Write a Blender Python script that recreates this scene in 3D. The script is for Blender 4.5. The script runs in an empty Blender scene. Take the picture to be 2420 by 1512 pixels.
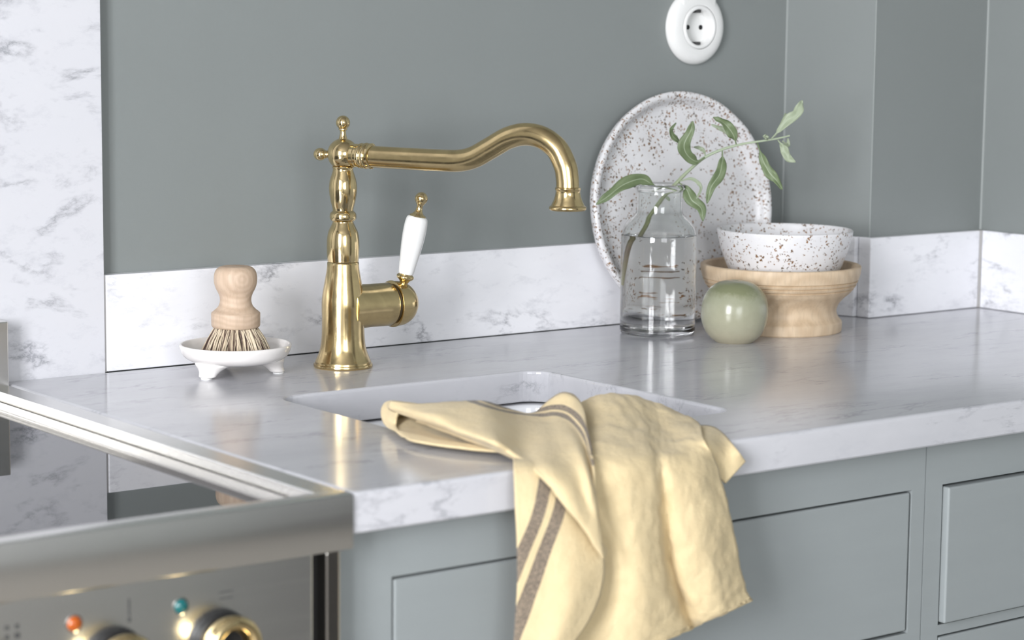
import bpy, bmesh, math, random
from mathutils import Vector, Matrix, noise
random.seed(7)
sc = bpy.context.scene
COL = sc.collection
PI = math.pi

# ------------------------------------------------------------------ camera
cd = bpy.data.cameras.new('camera')
cd.sensor_width = 36.0
cd.lens = 79.23
cd.clip_start = 0.05
cam = bpy.data.objects.new('camera', cd)
COL.objects.link(cam)
_r = Vector((0.7999, -0.6001, 0.0092)); _u = Vector((0.0712, 0.1101, 0.9914)); _f = Vector((0.5960, 0.7923, -0.1308))
m = Matrix(((_r.x, _u.x, -_f.x, -0.8462), (_r.y, _u.y, -_f.y, -1.9006), (_r.z, _u.z, -_f.z, 0.3292), (0, 0, 0, 1)))
cam.matrix_world = m
cd.dof.use_dof = True
cd.dof.focus_distance = 2.16
cd.dof.aperture_fstop = 7.0
sc.camera = cam

# ------------------------------------------------------------------ world, light, exposure
w = bpy.data.worlds.new('sky'); sc.world = w
w.use_nodes = True
bg = w.node_tree.nodes['Background']
bg.inputs['Color'].default_value = (0.80, 0.90, 1.0, 1)
bg.inputs['Strength'].default_value = 1.0

def window_light(name, loc, direction, sx, sy, power, col):
    l = bpy.data.lights.new(name, 'AREA')
    l.shape = 'RECTANGLE'; l.size = sx; l.size_y = sy; l.energy = power; l.color = col
    o = bpy.data.objects.new(name, l); COL.objects.link(o)
    o.location = loc
    o.rotation_euler = Vector(direction).to_track_quat('-Z', 'Y').to_euler()
    return o
# daylight just outside the two windows of the room
window_light('daylight_side_window', (-2.13, -1.72, 0.60), (1, 0, -0.06), 1.0, 1.4, 158, (0.96, 0.965, 1.0))
window_light('daylight_rear_window', (-1.15, -4.08, 0.60), (0, 1, -0.06), 1.5, 1.4, 64, (0.95, 0.97, 1.0))
sc.cycles.max_bounces = 14
sc.cycles.transmission_bounces = 14
sc.cycles.glossy_bounces = 4
sc.cycles.diffuse_bounces = 3
sc.cycles.adaptive_threshold = 0.02
sc.cycles.sample_clamp_indirect = 0.0
sc.view_settings.view_transform = 'Standard'
sc.view_settings.look = 'None'
sc.view_settings.gamma = 1.0
sc.view_settings.use_curve_mapping = False
sc.view_settings.exposure = -0.10

# ------------------------------------------------------------------ helpers
def obj(name, bm, mat, parent=None, smooth=True, angle=35, loc=None):
    me = bpy.data.meshes.new(name)
    bmesh.ops.recalc_face_normals(bm, faces=bm.faces[:])
    bm.to_mesh(me); bm.free()
    if smooth:
        me.shade_smooth()
        me.set_sharp_from_angle(angle=math.radians(angle))
    if mat: me.materials.append(mat)
    o = bpy.data.objects.new(name, me)
    COL.objects.link(o)
    if parent: o.parent = parent
    if loc is not None: o.location = loc
    return o

def tag(o, label=None, cat=None, group=None, kind=None):
    if label: o['label'] = label
    if cat: o['category'] = cat
    if group: o['group'] = group
    if kind: o['kind'] = kind
    return o

def empty(name, loc, label=None, cat=None, rot=None, group=None, kind=None):
    o = bpy.data.objects.new(name, None); COL.objects.link(o)
    o.location = loc; o.empty_display_size = 0.02
    if rot: o.rotation_euler = rot
    return tag(o, label, cat, group, kind)

def box(bm, x0, x1, y0, y1, z0, z1, bevel=0.0, seg=2):
    vs = [bm.verts.new(p) for p in ((x0,y0,z0),(x1,y0,z0),(x1,y1,z0),(x0,y1,z0),(x0,y0,z1),(x1,y0,z1),(x1,y1,z1),(x0,y1,z1))]
    fs = [bm.faces.new([vs[i] for i in f]) for f in ((3,2,1,0),(4,5,6,7),(0,1,5,4),(1,2,6,5),(2,3,7,6),(3,0,4,7))]
    if bevel > 0:
        es = set(e for f in fs for e in f.edges)
        bmesh.ops.bevel(bm, geom=list(es), offset=bevel, segments=seg, profile=0.5, affect='EDGES')
    return bm

def boxo(name, dims, mat, parent=None, bevel=0.0, seg=2):
    bm = bmesh.new(); box(bm, *dims, bevel=bevel, seg=seg)
    return obj(name, bm, mat, parent, smooth=False)

def cr(p0, p1, p2, p3, t):
    return 0.5*((2*p1)+(-p0+p2)*t+(2*p0-5*p1+4*p2-p3)*t*t+(-p0+3*p1-3*p2+p3)*t*t*t)

def spline(pts, n):
    """Catmull-Rom through tuples of any length, n samples per span"""
    dim = len(pts[0]); out = []
    P = [list(p) for p in pts]
    ext = [[2*a-b for a, b in zip(P[0], P[1])]] + P + [[2*a-b for a, b in zip(P[-1], P[-2])]]
    for i in range(1, len(ext)-2):
        for k in range(n):
            t = k/n
            out.append([cr(ext[i-1][d], ext[i][d], ext[i+1][d], ext[i+2][d], t) for d in range(dim)])
    out.append(P[-1])
    return out

def lathe(prof, seg=64, smooth=0, mtx=None, bm=None):
    """revolve (radius, height) pairs about z"""
    if bm is None: bm = bmesh.new()
    if smooth: prof = spline(prof, smooth)
    rings = []
    for r, z in prof:
        if r < 1e-5: rings.append([bm.verts.new((0, 0, z))])
        else: rings.append([bm.verts.new((r*math.cos(2*PI*i/seg), r*math.sin(2*PI*i/seg), z)) for i in range(seg)])
    for a, b in zip(rings, rings[1:]):
        for i in range(seg):
            j = (i+1) % seg
            if len(a) == 1 and len(b) == 1: continue
            if len(a) == 1: bm.faces.new((a[0], b[i], b[j]))
            elif len(b) == 1: bm.faces.new((a[i], a[j], b[0]))
            else: bm.faces.new((a[i], a[j], b[j], b[i]))
    if mtx is not None:
        for r in rings:
            for v in r: v.co = mtx @ v.co
    return bm

def tube(pts, radii, seg=16, bm=None, caps=True):
    """round tube along points"""
    if bm is None: bm = bmesh.new()
    P = [Vector(p) for p in pts]
    if not hasattr(radii, '__len__'): radii = [radii]*len(P)
    t0 = (P[1]-P[0]).normalized()
    ref = Vector((0, 0, 1)) if abs(t0.z) < 0.9 else Vector((1, 0, 0))
    nrm = (ref - t0*ref.dot(t0)).normalized()
    rings = []
    for i, p in enumerate(P):
        t = (P[min(i+1, len(P)-1)] - P[max(i-1, 0)]).normalized()
        nrm = (nrm - t*nrm.dot(t)).normalized()
        bi = t.cross(nrm)
        rings.append([bm.verts.new(p + radii[i]*(math.cos(2*PI*k/seg)*nrm + math.sin(2*PI*k/seg)*bi)) for k in range(seg)])
    for a, b in zip(rings, rings[1:]):
        for k in range(seg):
            j = (k+1) % seg
            bm.faces.new((a[k], a[j], b[j], b[k]))
    if caps:
        bm.faces.new(rings[0]); bm.faces.new(rings[-1])
    return bm

def patch(grid, n):
    """bicubic surface through a grid of tuples; returns rows of lists"""
    rows = [spline(r, n) for r in grid]
    cols = [spline([r[i] for r in rows], n) for i in range(len(rows[0]))]
    return [[cols[i][j] for i in range(len(cols))] for j in range(len(cols[0]))]

def rounded_loop(x0, x1, y0, y1, r, k, z, bm):
    """closed loop of verts round a rectangle with corner radius r"""
    vs = []
    for cx, cy, a0 in ((x1-r, y1-r, 0), (x0+r, y1-r, 90), (x0+r, y0+r, 180), (x1-r, y0+r, 270)):
        for i in range(k+1):
            a = math.radians(a0 + 90*i/k)
            vs.append(bm.verts.new((cx+r*math.cos(a), cy+r*math.sin(a), z)))
    return vs

def bridge(bm, a, b):
    n = len(a)
    for i in range(n):
        bm.faces.new((a[i], a[(i+1) % n], b[(i+1) % n], b[i]))

# ------------------------------------------------------------------ materials
def srgb(r, g, b):
    f = lambda c: ((c/255+0.055)/1.055)**2.4 if c > 10 else c/255/12.92
    return (f(r), f(g), f(b), 1)

class NT:
    def __init__(s, name):
        s.m = bpy.data.materials.new(name); s.m.use_nodes = True
        s.t = s.m.node_tree; s.b = s.t.nodes['Principled BSDF']
    def n(s, typ, **kw):
        nd = s.t.nodes.new(typ)
        for k, v in kw.items():
            if k.startswith('i_'):
                nd.inputs[k[2:].replace('_', ' ')].default_value = v
            else: setattr(nd, k, v)
        return nd
    def l(s, a, b): s.t.links.new(a, b)
    def coord(s, scale=(1,1,1), rot=(0,0,0), loc=(0,0,0)):
        tc = s.n('ShaderNodeTexCoord'); mp = s.n('ShaderNodeMapping')
        mp.inputs['Scale'].default_value = scale; mp.inputs['Rotation'].default_value = rot; mp.inputs['Location'].default_value = loc
        s.l(tc.outputs['Object'], mp.inputs['Vector']); return mp.outputs['Vector']
    def noise(s, vec, scale, detail=4, rough=0.5, dist=0.0):
        nd = s.n('ShaderNodeTexNoise'); nd.inputs['Scale'].default_value = scale; nd.inputs['Detail'].default_value = detail
        nd.inputs['Roughness'].default_value = rough; nd.inputs['Distortion'].default_value = dist
        s.l(vec, nd.inputs['Vector']); return nd.outputs['Fac']
    def ramp(s, fac, stops):
        nd = s.n('ShaderNodeValToRGB'); e = nd.color_ramp.elements
        while len(e) < len(stops): e.new(0.5)
        for el, (p, c) in zip(e, stops):
            el.position = p; el.color = c if hasattr(c, '__len__') else (c, c, c, 1)
        s.l(fac, nd.inputs['Fac']); return nd.outputs['Color']
    def math(s, op, a, b=None):
        nd = s.n('ShaderNodeMath', operation=op)
        for i, v in enumerate((a, b)):
            if v is None: continue
            if hasattr(v, 'links'): s.l(v, nd.inputs[i])
            else: nd.inputs[i].default_value = v
        return nd.outputs[0]
    def mix(s, fac, a, b):
        nd = s.n('ShaderNodeMix', data_type='RGBA')
        for i, v in ((0, fac), (6, a), (7, b)):
            if hasattr(v, 'links'): s.l(v, nd.inputs[i])
            else: nd.inputs[i].default_value = v
        return nd.outputs[2]
    def bump(s, h, strength, dist=0.001):
        nd = s.n('ShaderNodeBump'); nd.inputs['Strength'].default_value = strength; nd.inputs['Distance'].default_value = dist
        s.l(h, nd.inputs['Height']); s.l(nd.outputs['Normal'], s.b.inputs['Normal'])
    def set(s, **kw):
        for k, v in kw.items():
            i = s.b.inputs[k.replace('_', ' ')]
            if hasattr(v, 'links'): s.l(v, i)
            else: i.default_value = v
        return s

def simple(name, col, rough=0.5, metal=0.0, **kw):
    t = NT(name); t.set(Base_Color=col, Roughness=rough, Metallic=metal, **kw); return t.m

def paint_mat(name, col, rough=0.45):
    t = NT(name)
    f = t.noise(t.coord(), 9, 3)
    c2 = tuple(c*0.95 for c in col[:3]) + (1,)
    t.set(Base_Color=t.mix(f, col, c2), Roughness=rough)
    t.bump(t.noise(t.coord(), 420, 2), 0.10, 0.0006)
    return t.m

def brush_paint_mat(name, col, scale):
    """hand-painted joinery: faint brush strokes"""
    t = NT(name)
    f = t.noise(t.coord(scale=scale), 60, 3)
    c2 = tuple(c*0.93 for c in col[:3]) + (1,)
    t.set(Base_Color=t.mix(f, col, c2), Roughness=0.42)
    t.bump(f, 0.22, 0.0006)
    return t.m

def marble_mat(name, rot, stretch, rough, base=(0.80, 0.80, 0.83, 1), dens=1.0, seed=0.0, cloud=(0.56, 0.57, 0.62, 1), fleck=1.0):
    t = NT(name)
    v = t.coord(scale=stretch, rot=rot, loc=(seed, seed*1.7, seed*0.6))
    n1 = t.noise(v, 7, 8, 0.68, 0.25)
    vein = t.math('ABSOLUTE', t.math('SUBTRACT', n1, 0.5))
    vein = t.ramp(vein, [(0.0, 1.0), (0.008*dens, 0.5), (0.028*dens, 0.0)])
    mask = t.ramp(t.noise(v, 11, 4, 0.65), [(0.49, 0.0), (0.63, 1.0)])
    fine = t.ramp(t.noise(v, 26, 6, 0.75, 0.2), [(0.54, 0.0), (0.78, 1.0)])
    cl = t.ramp(t.noise(v, 4.5, 5, 0.65, 0.2), [(0.40, 0.0), (0.75, 1.0)])
    c = t.mix(t.math('MULTIPLY', cl, 0.40), base, cloud)
    c = t.mix(t.math('MULTIPLY', fine, 0.30*fleck), c, (0.36, 0.37, 0.42, 1))
    c = t.mix(t.math('MULTIPLY', t.math('MULTIPLY', vein, mask), 0.62*fleck), c, (0.20, 0.205, 0.235, 1))
    t.set(Base_Color=c, Roughness=rough, Specular_IOR_Level=0.5)
    return t.m

M = {}
M['wall_paint'] = paint_mat('sage grey wall paint', (0.250, 0.271, 0.265, 1))
M['cab_paint'] = brush_paint_mat('sage grey cabinet paint', (0.305, 0.332, 0.335, 1), (0.12, 1, 1.0))
M['white_wall'] = paint_mat('off white wall paint', (0.74, 0.74, 0.73, 1), 0.7)
M['ceiling'] = paint_mat('pale ceiling paint', (0.32, 0.32, 0.315, 1), 0.8)
M['marble_panel'] = marble_mat('veined white marble panel', base=(0.70, 0.70, 0.73, 1), rot=(0, 0.6, 0), stretch=(1, 1, 1.9), rough=0.22, dens=1.9, seed=2.3, fleck=1.1, cloud=(0.66,0.67,0.71,1))
M['marble_up'] = marble_mat('veined white marble upstand', base=(0.90, 0.90, 0.93, 1), rot=(0, 0.25, 0), stretch=(0.9, 1, 2.0), rough=0.20, dens=1.5, seed=5.1, fleck=1.15, cloud=(0.68,0.69,0.73,1))
M['marble_top'] = marble_mat('honed grey-white marble worktop', (0, 0, 0.10), (0.75, 2.3, 2.0), 0.15, base=(0.61, 0.61, 0.64, 1), dens=1.0, seed=8.4, cloud=(0.40, 0.41, 0.44, 1), fleck=0.85)
M['sealant_glint'] = simple('pale sealant', srgb(158, 163, 161), 0.5)
M['grout'] = simple('grey grout', srgb(176, 174, 172), 0.8)
def brass_mat(name, col, rlo, rhi, bump):
    t = NT(name)
    f = t.noise(t.coord(), 38, 6, 0.65, 0.5)
    g = t.noise(t.coord(), 160, 4, 0.6)
    dark = tuple(c*0.72 for c in col[:3]) + (1,)
    t.set(Base_Color=t.mix(t.ramp(f, [(0.42, 0.0), (0.75, 1.0)]), col, dark), Metallic=1.0,
          Roughness=t.ramp(t.math('ADD', t.math('MULTIPLY', f, 0.7), t.math('MULTIPLY', g, 0.3)), [(0.35, rlo), (0.70, rhi)]))
    t.bump(g, bump, 0.0004)
    return t.m
M['brass'] = brass_mat('polished aged brass', (0.78, 0.615, 0.335, 1), 0.06, 0.18, 0.03)
M['brass_worn'] = brass_mat('worn brushed brass', (0.72, 0.56, 0.295, 1), 0.11, 0.28, 0.05)
M['brass_gap'] = simple('dark gap in brass', (0.03, 0.022, 0.012, 1), 0.6)
M['porcelain'] = simple('white porcelain', srgb(238, 238, 236), 0.10, Coat_Weight=0.4)
M['ceramic_sink'] = simple('white glazed fireclay', srgb(240, 241, 244), 0.08)
t = NT('white glazed stoneware'); t.set(Base_Color=t.mix(t.noise(t.coord(), 40, 3), srgb(243, 241, 238), srgb(232, 226, 222)), Roughness=0.14); t.bump(t.noise(t.coord(), 60, 2), 0.15, 0.002); M['dish'] = t.m
def steel_mat(name, col, rough, sx, aniso=0.0):
    t = NT(name)
    f = t.noise(t.coord(scale=sx), 90, 4, 0.6)
    t.set(Base_Color=col, Metallic=1.0, Roughness=t.ramp(f, [(0.3, rough*0.95), (0.7, rough*1.06)]), Anisotropic=aniso)
    return t.m
M['steel'] = steel_mat('brushed stainless steel', (0.80, 0.79, 0.765, 1), 0.25, (0.05, 1, 3))
M['steel_polish'] = steel_mat('polished stainless trim', (0.50, 0.475, 0.445, 1), 0.14, (1, 0.05, 3))
M['black'] = simple('black enamel', (0.012, 0.012, 0.013, 1), 0.35)
M['gap'] = simple('black seam', (0.006, 0.006, 0.006, 1), 0.8)
M['hob'] = simple('black glass ceramic', (0.012, 0.013, 0.016, 1), 0.015, IOR=1.85)
M['lamp_orange'] = simple('orange indicator glass', (0.42, 0.085, 0.006, 1), 0.08, Coat_Weight=0.5)
M['lamp_teal'] = simple('teal indicator glass', (0.006, 0.115, 0.12, 1), 0.08, Coat_Weight=0.5)
M['print'] = simple('grey panel print', (0.06, 0.06, 0.06, 1), 0.6)

def wood_mat(name, light, dark, scale, dist, rot=(0, 0, 0), rough=0.55, loc=(0,0,0)):
    t = NT(name)
    v = t.coord(rot=rot, loc=loc)
    wv = t.n('ShaderNodeTexWave', wave_type='RINGS', rings_direction='Y')
    wv.inputs['Scale'].default_value = scale; wv.inputs['Distortion'].default_value = dist; wv.inputs['Detail'].default_value = 3; wv.inputs['Detail Scale'].default_value = 1.2
    t.l(v, wv.inputs['Vector'])
    f = t.math('MULTIPLY', wv.outputs['Fac'], 0.75)
    st = t.noise(t.coord(scale=(6, 6, 0.6)), 60, 4, 0.6)
    c = t.mix(f, light, dark)
    c = t.mix(t.ramp(st, [(0.45, 0.0), (0.8, 0.5)]), c, tuple(x*0.75 for x in dark[:3]) + (1,))
    t.set(Base_Color=c, Roughness=rough); t.bump(st, 0.15, 0.0005)
    return t.m
M['wood_brush'] = wood_mat('pale beech', (0.62, 0.475, 0.35, 1), (0.54, 0.395, 0.28, 1), 60, 2.5, loc=(0.004, 0.0, -0.075))
M['wood_stand'] = wood_mat('pale turned wood', (0.69, 0.54, 0.375, 1), (0.585, 0.435, 0.285, 1), 22, 5.0, rot=(0.2, 0, 0.3), rough=0.5)
def speckle_mat(name, mask_mode):
    t = NT(name)
    v = t.coord()
    warp = t.n('ShaderNodeTexNoise'); warp.inputs['Scale'].default_value = 330; warp.inputs['Detail'].default_value = 2; t.l(v, warp.inputs['Vector'])
    vm = t.n('ShaderNodeVectorMath', operation='MULTIPLY_ADD'); t.l(warp.outputs['Color'], vm.inputs[0]); vm.inputs[1].default_value = (0.0075,)*3; t.l(v, vm.inputs[2])
    vo = t.n('ShaderNodeTexVoronoi'); vo.inputs['Scale'].default_value = 270; t.l(vm.outputs[0], vo.inputs['Vector'])
    sp = t.ramp(vo.outputs['Distance'], [(0.28, 1.0), (0.40, 0.0)])
    cell = t.n('ShaderNodeSeparateColor'); t.l(vo.outputs['Color'], cell.inputs[0])
    big = t.noise(v, 42, 3, 0.6)
    dens = t.math('ADD', big, 0.045)
    if mask_mode == 'plate':       # rim carries more of the speckle than the centre
        sx = t.n('ShaderNodeSeparateXYZ'); t.l(v, sx.inputs[0])
        r2 = t.math('ADD', t.math('MULTIPLY', sx.outputs[0], sx.outputs[0]), t.math('MULTIPLY', sx.outputs[1], sx.outputs[1]))
        rim = t.ramp(t.math('MULTIPLY', t.math('SQRT', r2), 7.0), [(0.40, 0.0), (0.86, 0.31)])
        dens = t.math('ADD', t.math('SUBTRACT', big, 0.11), rim)
    gate = t.math('GREATER_THAN', t.math('ADD', t.math('MULTIPLY', dens, 1.5), t.math('MULTIPLY', cell.outputs[0], 0.55)), 1.05)
    k = t.math('MULTIPLY', sp, gate)
    brown = t.mix(cell.outputs[1], srgb(150, 104, 58), srgb(88, 74, 58))
    base = t.mix(t.noise(v, 60, 3), srgb(236, 235, 235), srgb(222, 221, 223))
    t.set(Base_Color=t.mix(k, base, brown), Roughness=0.32)
    t.bump(t.noise(v, 70, 3), 0.25, 0.002)
    return t.m
M['speckle_plate'] = speckle_mat('speckled white stoneware plate glaze', 'plate')
M['speckle_bowl'] = speckle_mat('speckled white stoneware bowl glaze', 'bowl')
t = NT('sage green glaze')
v_ = t.coord(); sx_ = t.n('ShaderNodeSeparateXYZ'); t.l(v_, sx_.inputs[0])
hgt = t.math('ADD', t.math('MULTIPLY', sx_.outputs[2], 15.0), t.math('MULTIPLY', t.noise(v_, 45, 5, 0.65), 0.35))
t.set(Base_Color=t.mix(t.math('MULTIPLY', t.noise(v_, 110, 6, 0.7), 0.35), t.ramp(hgt, [(0.10, srgb(188, 178, 154)), (0.45, srgb(178, 175, 152)), (0.90, srgb(160, 162, 138)), (1.0, srgb(128, 132, 100))]), srgb(124, 126, 102)), Roughness=0.2)
M['orb'] = t.m
t = NT('clear glass'); t.set(Base_Color=(0.975, 0.992, 0.985, 1), Roughness=0.0, IOR=1.47, Transmission_Weight=1.0); M['glass'] = t.m
t = NT('water surface'); t.set(Base_Color=(1, 1, 1, 1), Roughness=0.0, IOR=1.333, Transmission_Weight=1.0); M['water'] = t.m
t = NT('water against glass'); t.set(Base_Color=(1, 1, 1, 1), Roughness=0.0, IOR=1.333/1.47, Transmission_Weight=1.0); M['water_glass'] = t.m
def leaf_mat(name, a, b):
    t = NT(name)
    t.set(Base_Color=t.mix(t.noise(t.coord(), 120, 3), a, b), Roughness=0.5)
    return t.m
M['leaf'] = leaf_mat('grey green leaf', srgb(92, 110, 74), srgb(122, 136, 100))
M['leaf_pale'] = leaf_mat('silvery leaf underside', srgb(164, 174, 150), srgb(142, 154, 126))
t = NT('stem bark'); v_ = t.coord(); sx_ = t.n('ShaderNodeSeparateXYZ'); t.l(v_, sx_.inputs[0])
t.set(Base_Color=t.ramp(t.math('MULTIPLY', sx_.outputs[2], 4.0), [(0.20, srgb(132, 126, 60)), (0.36, srgb(96, 76, 48)), (0.48, srgb(122, 128, 84)), (0.75, srgb(168, 180, 154))]), Roughness=0.55); M['stem'] = t.m
# towel: linen weave with two dark bands carried by the 'band' attribute
t = NT('straw yellow linen')
at = t.n('ShaderNodeAttribute', attribute_name='band')
b0 = t.math('LESS_THAN', t.math('ABSOLUTE', at.outputs['Fac']), 0.33)
b1 = t.math('LESS_THAN', t.math('ABSOLUTE', t.math('SUBTRACT', at.outputs['Fac'], 1.0)), 0.33)
band = t.math('MAXIMUM', b0, b1)
v_ = t.coord()
wea = t.noise(v_, 700, 3, 0.7)
slub = t.noise(v_, 70, 5, 0.6)
c_ = t.mix(slub, srgb(226, 208, 167), srgb(212, 191, 149))
c_ = t.mix(t.math('MULTIPLY', wea, 0.35), c_, srgb(190, 168, 125))
dk = t.mix(t.ramp(wea, [(0.4, 0.0), (0.6, 1.0)]), srgb(82, 74, 72), srgb(140, 126, 110))
t.set(Base_Color=t.mix(t.math('MULTIPLY', band, 0.92), c_, dk), Roughness=0.9, Sheen_Weight=0.15, Sheen_Roughness=0.5)
t.bump(t.math('ADD', wea, t.math('MULTIPLY', t.noise(v_, 150, 4, 0.6), 2.5)), 0.45, 0.0010); M['linen'] = t.m
M['bristle_light'] = simple('cream plant fibre', srgb(214, 198, 172), 0.6)
M['bristle_dark'] = simple('brown plant fibre', srgb(104, 84, 74), 0.6)
M['floor_wood'] = wood_mat('grey oak floor', (0.36, 0.335, 0.30, 1), (0.29, 0.27, 0.245, 1), 4, 6.0, rough=0.4)
M['added_dark'] = simple('dark slab added for reflection', (0.030, 0.028, 0.026, 1), 0.5)  # only for the added slab mirrored in the cooker steel

def wp(o):
    """child modelled in world coordinates under an unrotated parent"""
    o.location = -o.parent.location
    return o

def prism(poly, z0, z1, bm=None, bevel=0.0):
    if bm is None: bm = bmesh.new()
    a = [bm.verts.new((x, y, z0)) for x, y in poly]; b = [bm.verts.new((x, y, z1)) for x, y in poly]
    n = len(poly)
    bm.faces.new(a[::-1]); bm.faces.new(b)
    for i in range(n): bm.faces.new((a[i], a[(i+1) % n], b[(i+1) % n], b[i]))
    if bevel: bmesh.ops.bevel(bm, geom=bm.edges[:], offset=bevel, segments=2, profile=0.5, affect='EDGES')
    return bm

# ================================================================== the room
XL, XR, YB, YF, ZF, ZC = -2.00, 1.194, 0.013, -3.95, -0.90, 1.60
boxo('floor', (XL-0.1, XR+0.1, YF-0.1, YB+0.1, ZF-0.1, ZF), M['floor_wood'])
boxo('ceiling', (XL-0.1, XR+0.1, YF-0.1, YB+0.1, ZC, ZC+0.1), M['ceiling'])
wall_back = boxo('wall_back', (XL-0.1, XR+0.1, YB, YB+0.1, ZF, ZC), M['wall_paint'])
wall_right = boxo('wall_right', (XR, XR+0.1, YF, YB, ZF, ZC), M['wall_paint'])
wall_pier = obj('wall_pier', prism([(0.987, 0.013), (1.008, -0.1086), (1.194, -0.1086), (1.194, 0.013)], ZF, ZC), M['wall_paint'])
def wall_hole(name, axis, c0, c1, u0, u1, hu0, hu1, hz0, hz1):
    bm = bmesh.new()
    for a0, a1, z0, z1 in ((u0, hu0, ZF, ZC), (hu1, u1, ZF, ZC), (hu0, hu1, ZF, hz0), (hu0, hu1, hz1, ZC)):
        if axis == 'x': box(bm, c0, c1, a0, a1, z0, z1)
        else: box(bm, a0, a1, c0, c1, z0, z1)
    return obj(name, bm, M['white_wall'], smooth=False)
def window(name, axis, c, hu0, hu1, hz0, hz1):
    bm = bmesh.new(); t = 0.05; d = 0.03
    bars = [(hu0, hu0+t, hz0, hz1), (hu1-t, hu1, hz0, hz1), (hu0, hu1, hz0, hz0+t), (hu0, hu1, hz1-t, hz1)]
    um = (hu0+hu1)/2; zm = hz0 + (hz1-hz0)*0.6
    bars += [(um-0.035, um+0.035, hz0, hz1), (hu0, hu1, zm-0.02, zm+0.02)]
    for a0, a1, z0, z1 in bars:
        if axis == 'x': box(bm, c-d, c+d, a0, a1, z0, z1)
        else: box(bm, a0, a1, c-d, c+d, z0, z1)
    return tag(obj(name, bm, M['white_wall'], smooth=False), kind='structure')
wl = wall_hole('wall_left', 'x', XL-0.1, XL, YF-0.1, YB, -2.22, -1.22, -0.10, 1.30)
wf = wall_hole('wall_front', 'y', YF-0.1, YF, XL, XR+0.1, -1.90, -0.40, -0.10, 1.30)
window('window_1', 'x', XL-0.05, -2.22, -1.22, -0.10, 1.30)
window('window_2', 'y', YF-0.05, -1.90, -0.40, -0.10, 1.30)
for n in ('floor', 'ceiling', 'wall_back', 'wall_right', 'wall_pier', 'wall_left', 'wall_front'):
    bpy.data.objects[n]['kind'] = 'structure'

tag(boxo('added_dark_slab', (XR-0.03, XR, -2.75, -1.70, ZF, 1.15), M['added_dark'], bevel=0.003), kind='structure')  # unseen dark slab, added to darken the reflection in the front rail

# marble cladding on the walls
H = 0.0917
o = obj('marble_panel', prism([(-1.2, 0.0), (0.1065, 0.0), (0.1065, 0.013), (-1.2, 0.013)], -0.30, ZC, bevel=0.0008), M['marble_panel'], wall_back, smooth=False)
o['label'] = 'tall veined white marble panel behind the hob'
boxo('grout_joint', (0.1065, 0.1085, 0.0015, 0.013, 0.0, H), M['grout'], wall_back)
o = obj('marble_upstand', prism([(0.1085, 0.0), (0.9705, 0.0), (0.9705, 0.013), (0.1085, 0.013)], 0.0005, H, bevel=0.0008), M['marble_up'], wall_back, smooth=False)
o['label'] = 'low marble upstand strip behind the tap'
obj('marble_upstand', prism([(0.9715, 0.0), (0.9965, -0.0972), (1.0045, -0.0972), (0.9865, 0.0)], 0.0005, H, bevel=0.0006), M['marble_up'], wall_pier, smooth=False)
obj('marble_upstand', prism([(1.001, -0.1176), (1.1835, -0.1176), (1.1835, -0.1086), (1.0085, -0.1086), (1.0063, -0.0985), (1.001, -0.0985)], 0.0005, H, bevel=0.0012), M['marble_up'], wall_pier, smooth=False)
obj('marble_upstand', prism([(1.185, -0.1195), (1.185, -0.62), (1.194, -0.62), (1.194, -0.1195)], 0.0005, H, bevel=0.0008), M['marble_up'], wall_right, smooth=False)
boxo('grout_joint', (1.1835, 1.190, -0.1195, -0.1100, 0.0005, H), M['grout'], wall_right)
for nm, x, y, r, par in (('sealant_glint_bead', 0.9870, 0.0125, 0.0012, wall_pier), ('sealant_glint_bead', 1.0080, -0.1086, 0.0007, wall_pier), ('sealant_glint_bead', 1.1935, -0.1090, 0.0016, wall_right)):  # second bead draws the highlight on the pier's outer edge; others are caulk
    obj(nm, tube([(x, y, H), (x, y, 0.8), (x, y, ZC)], r, 8), M['sealant_glint'], par)

# ================================================================== worktop with sink cut-out
WX0, WX1, WY0, WY1, T = 0.0015, 1.1940, -0.5897, 0.0, 0.030
SX0, SX1, SY0, SY1, SR = 0.1660, 0.4570, -0.4880, -0.2095, 0.022
bm = bmesh.new()
K = 8
outer = [rounded_loop(WX0+i, WX1-i, WY0+i, WY1-i, max(0.0035-i, 0.0006), K, z, bm) for i, z in ((0.0030, 0.0), (0.0012, -0.0007), (0.0003, -0.0018), (0.0, -0.0036), (0.0, -T+0.0015), (0.0012, -T))]
inner = [rounded_loop(SX0-i, SX1+i, SY0-i, SY1+i, SR+i, K, z, bm) for i, z in ((0.0022, 0.0), (0.0009, -0.0006), (0.0002, -0.0016), (0.0, -0.0030), (0.0, -T+0.001), (0.001, -T))]
for ls in (outer, inner):
    for a, b in zip(ls, ls[1:]): bridge(bm, a, b)
for a, b in ((outer[0], inner[0]), (outer[-1], inner[-1])):
    es = []
    for ring in (a, b):
        for i in range(len(ring)): es.append(bm.edges.get((ring[i], ring[(i+1) % len(ring)])))
    bmesh.ops.triangle_fill(bm, use_beauty=True, use_dissolve=False, edges=es)
wt = obj('worktop', bm, M['marble_top'], smooth=False)
tag(wt, 'polished grey-white marble worktop with a rounded sink cut-out', 'worktop')
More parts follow.
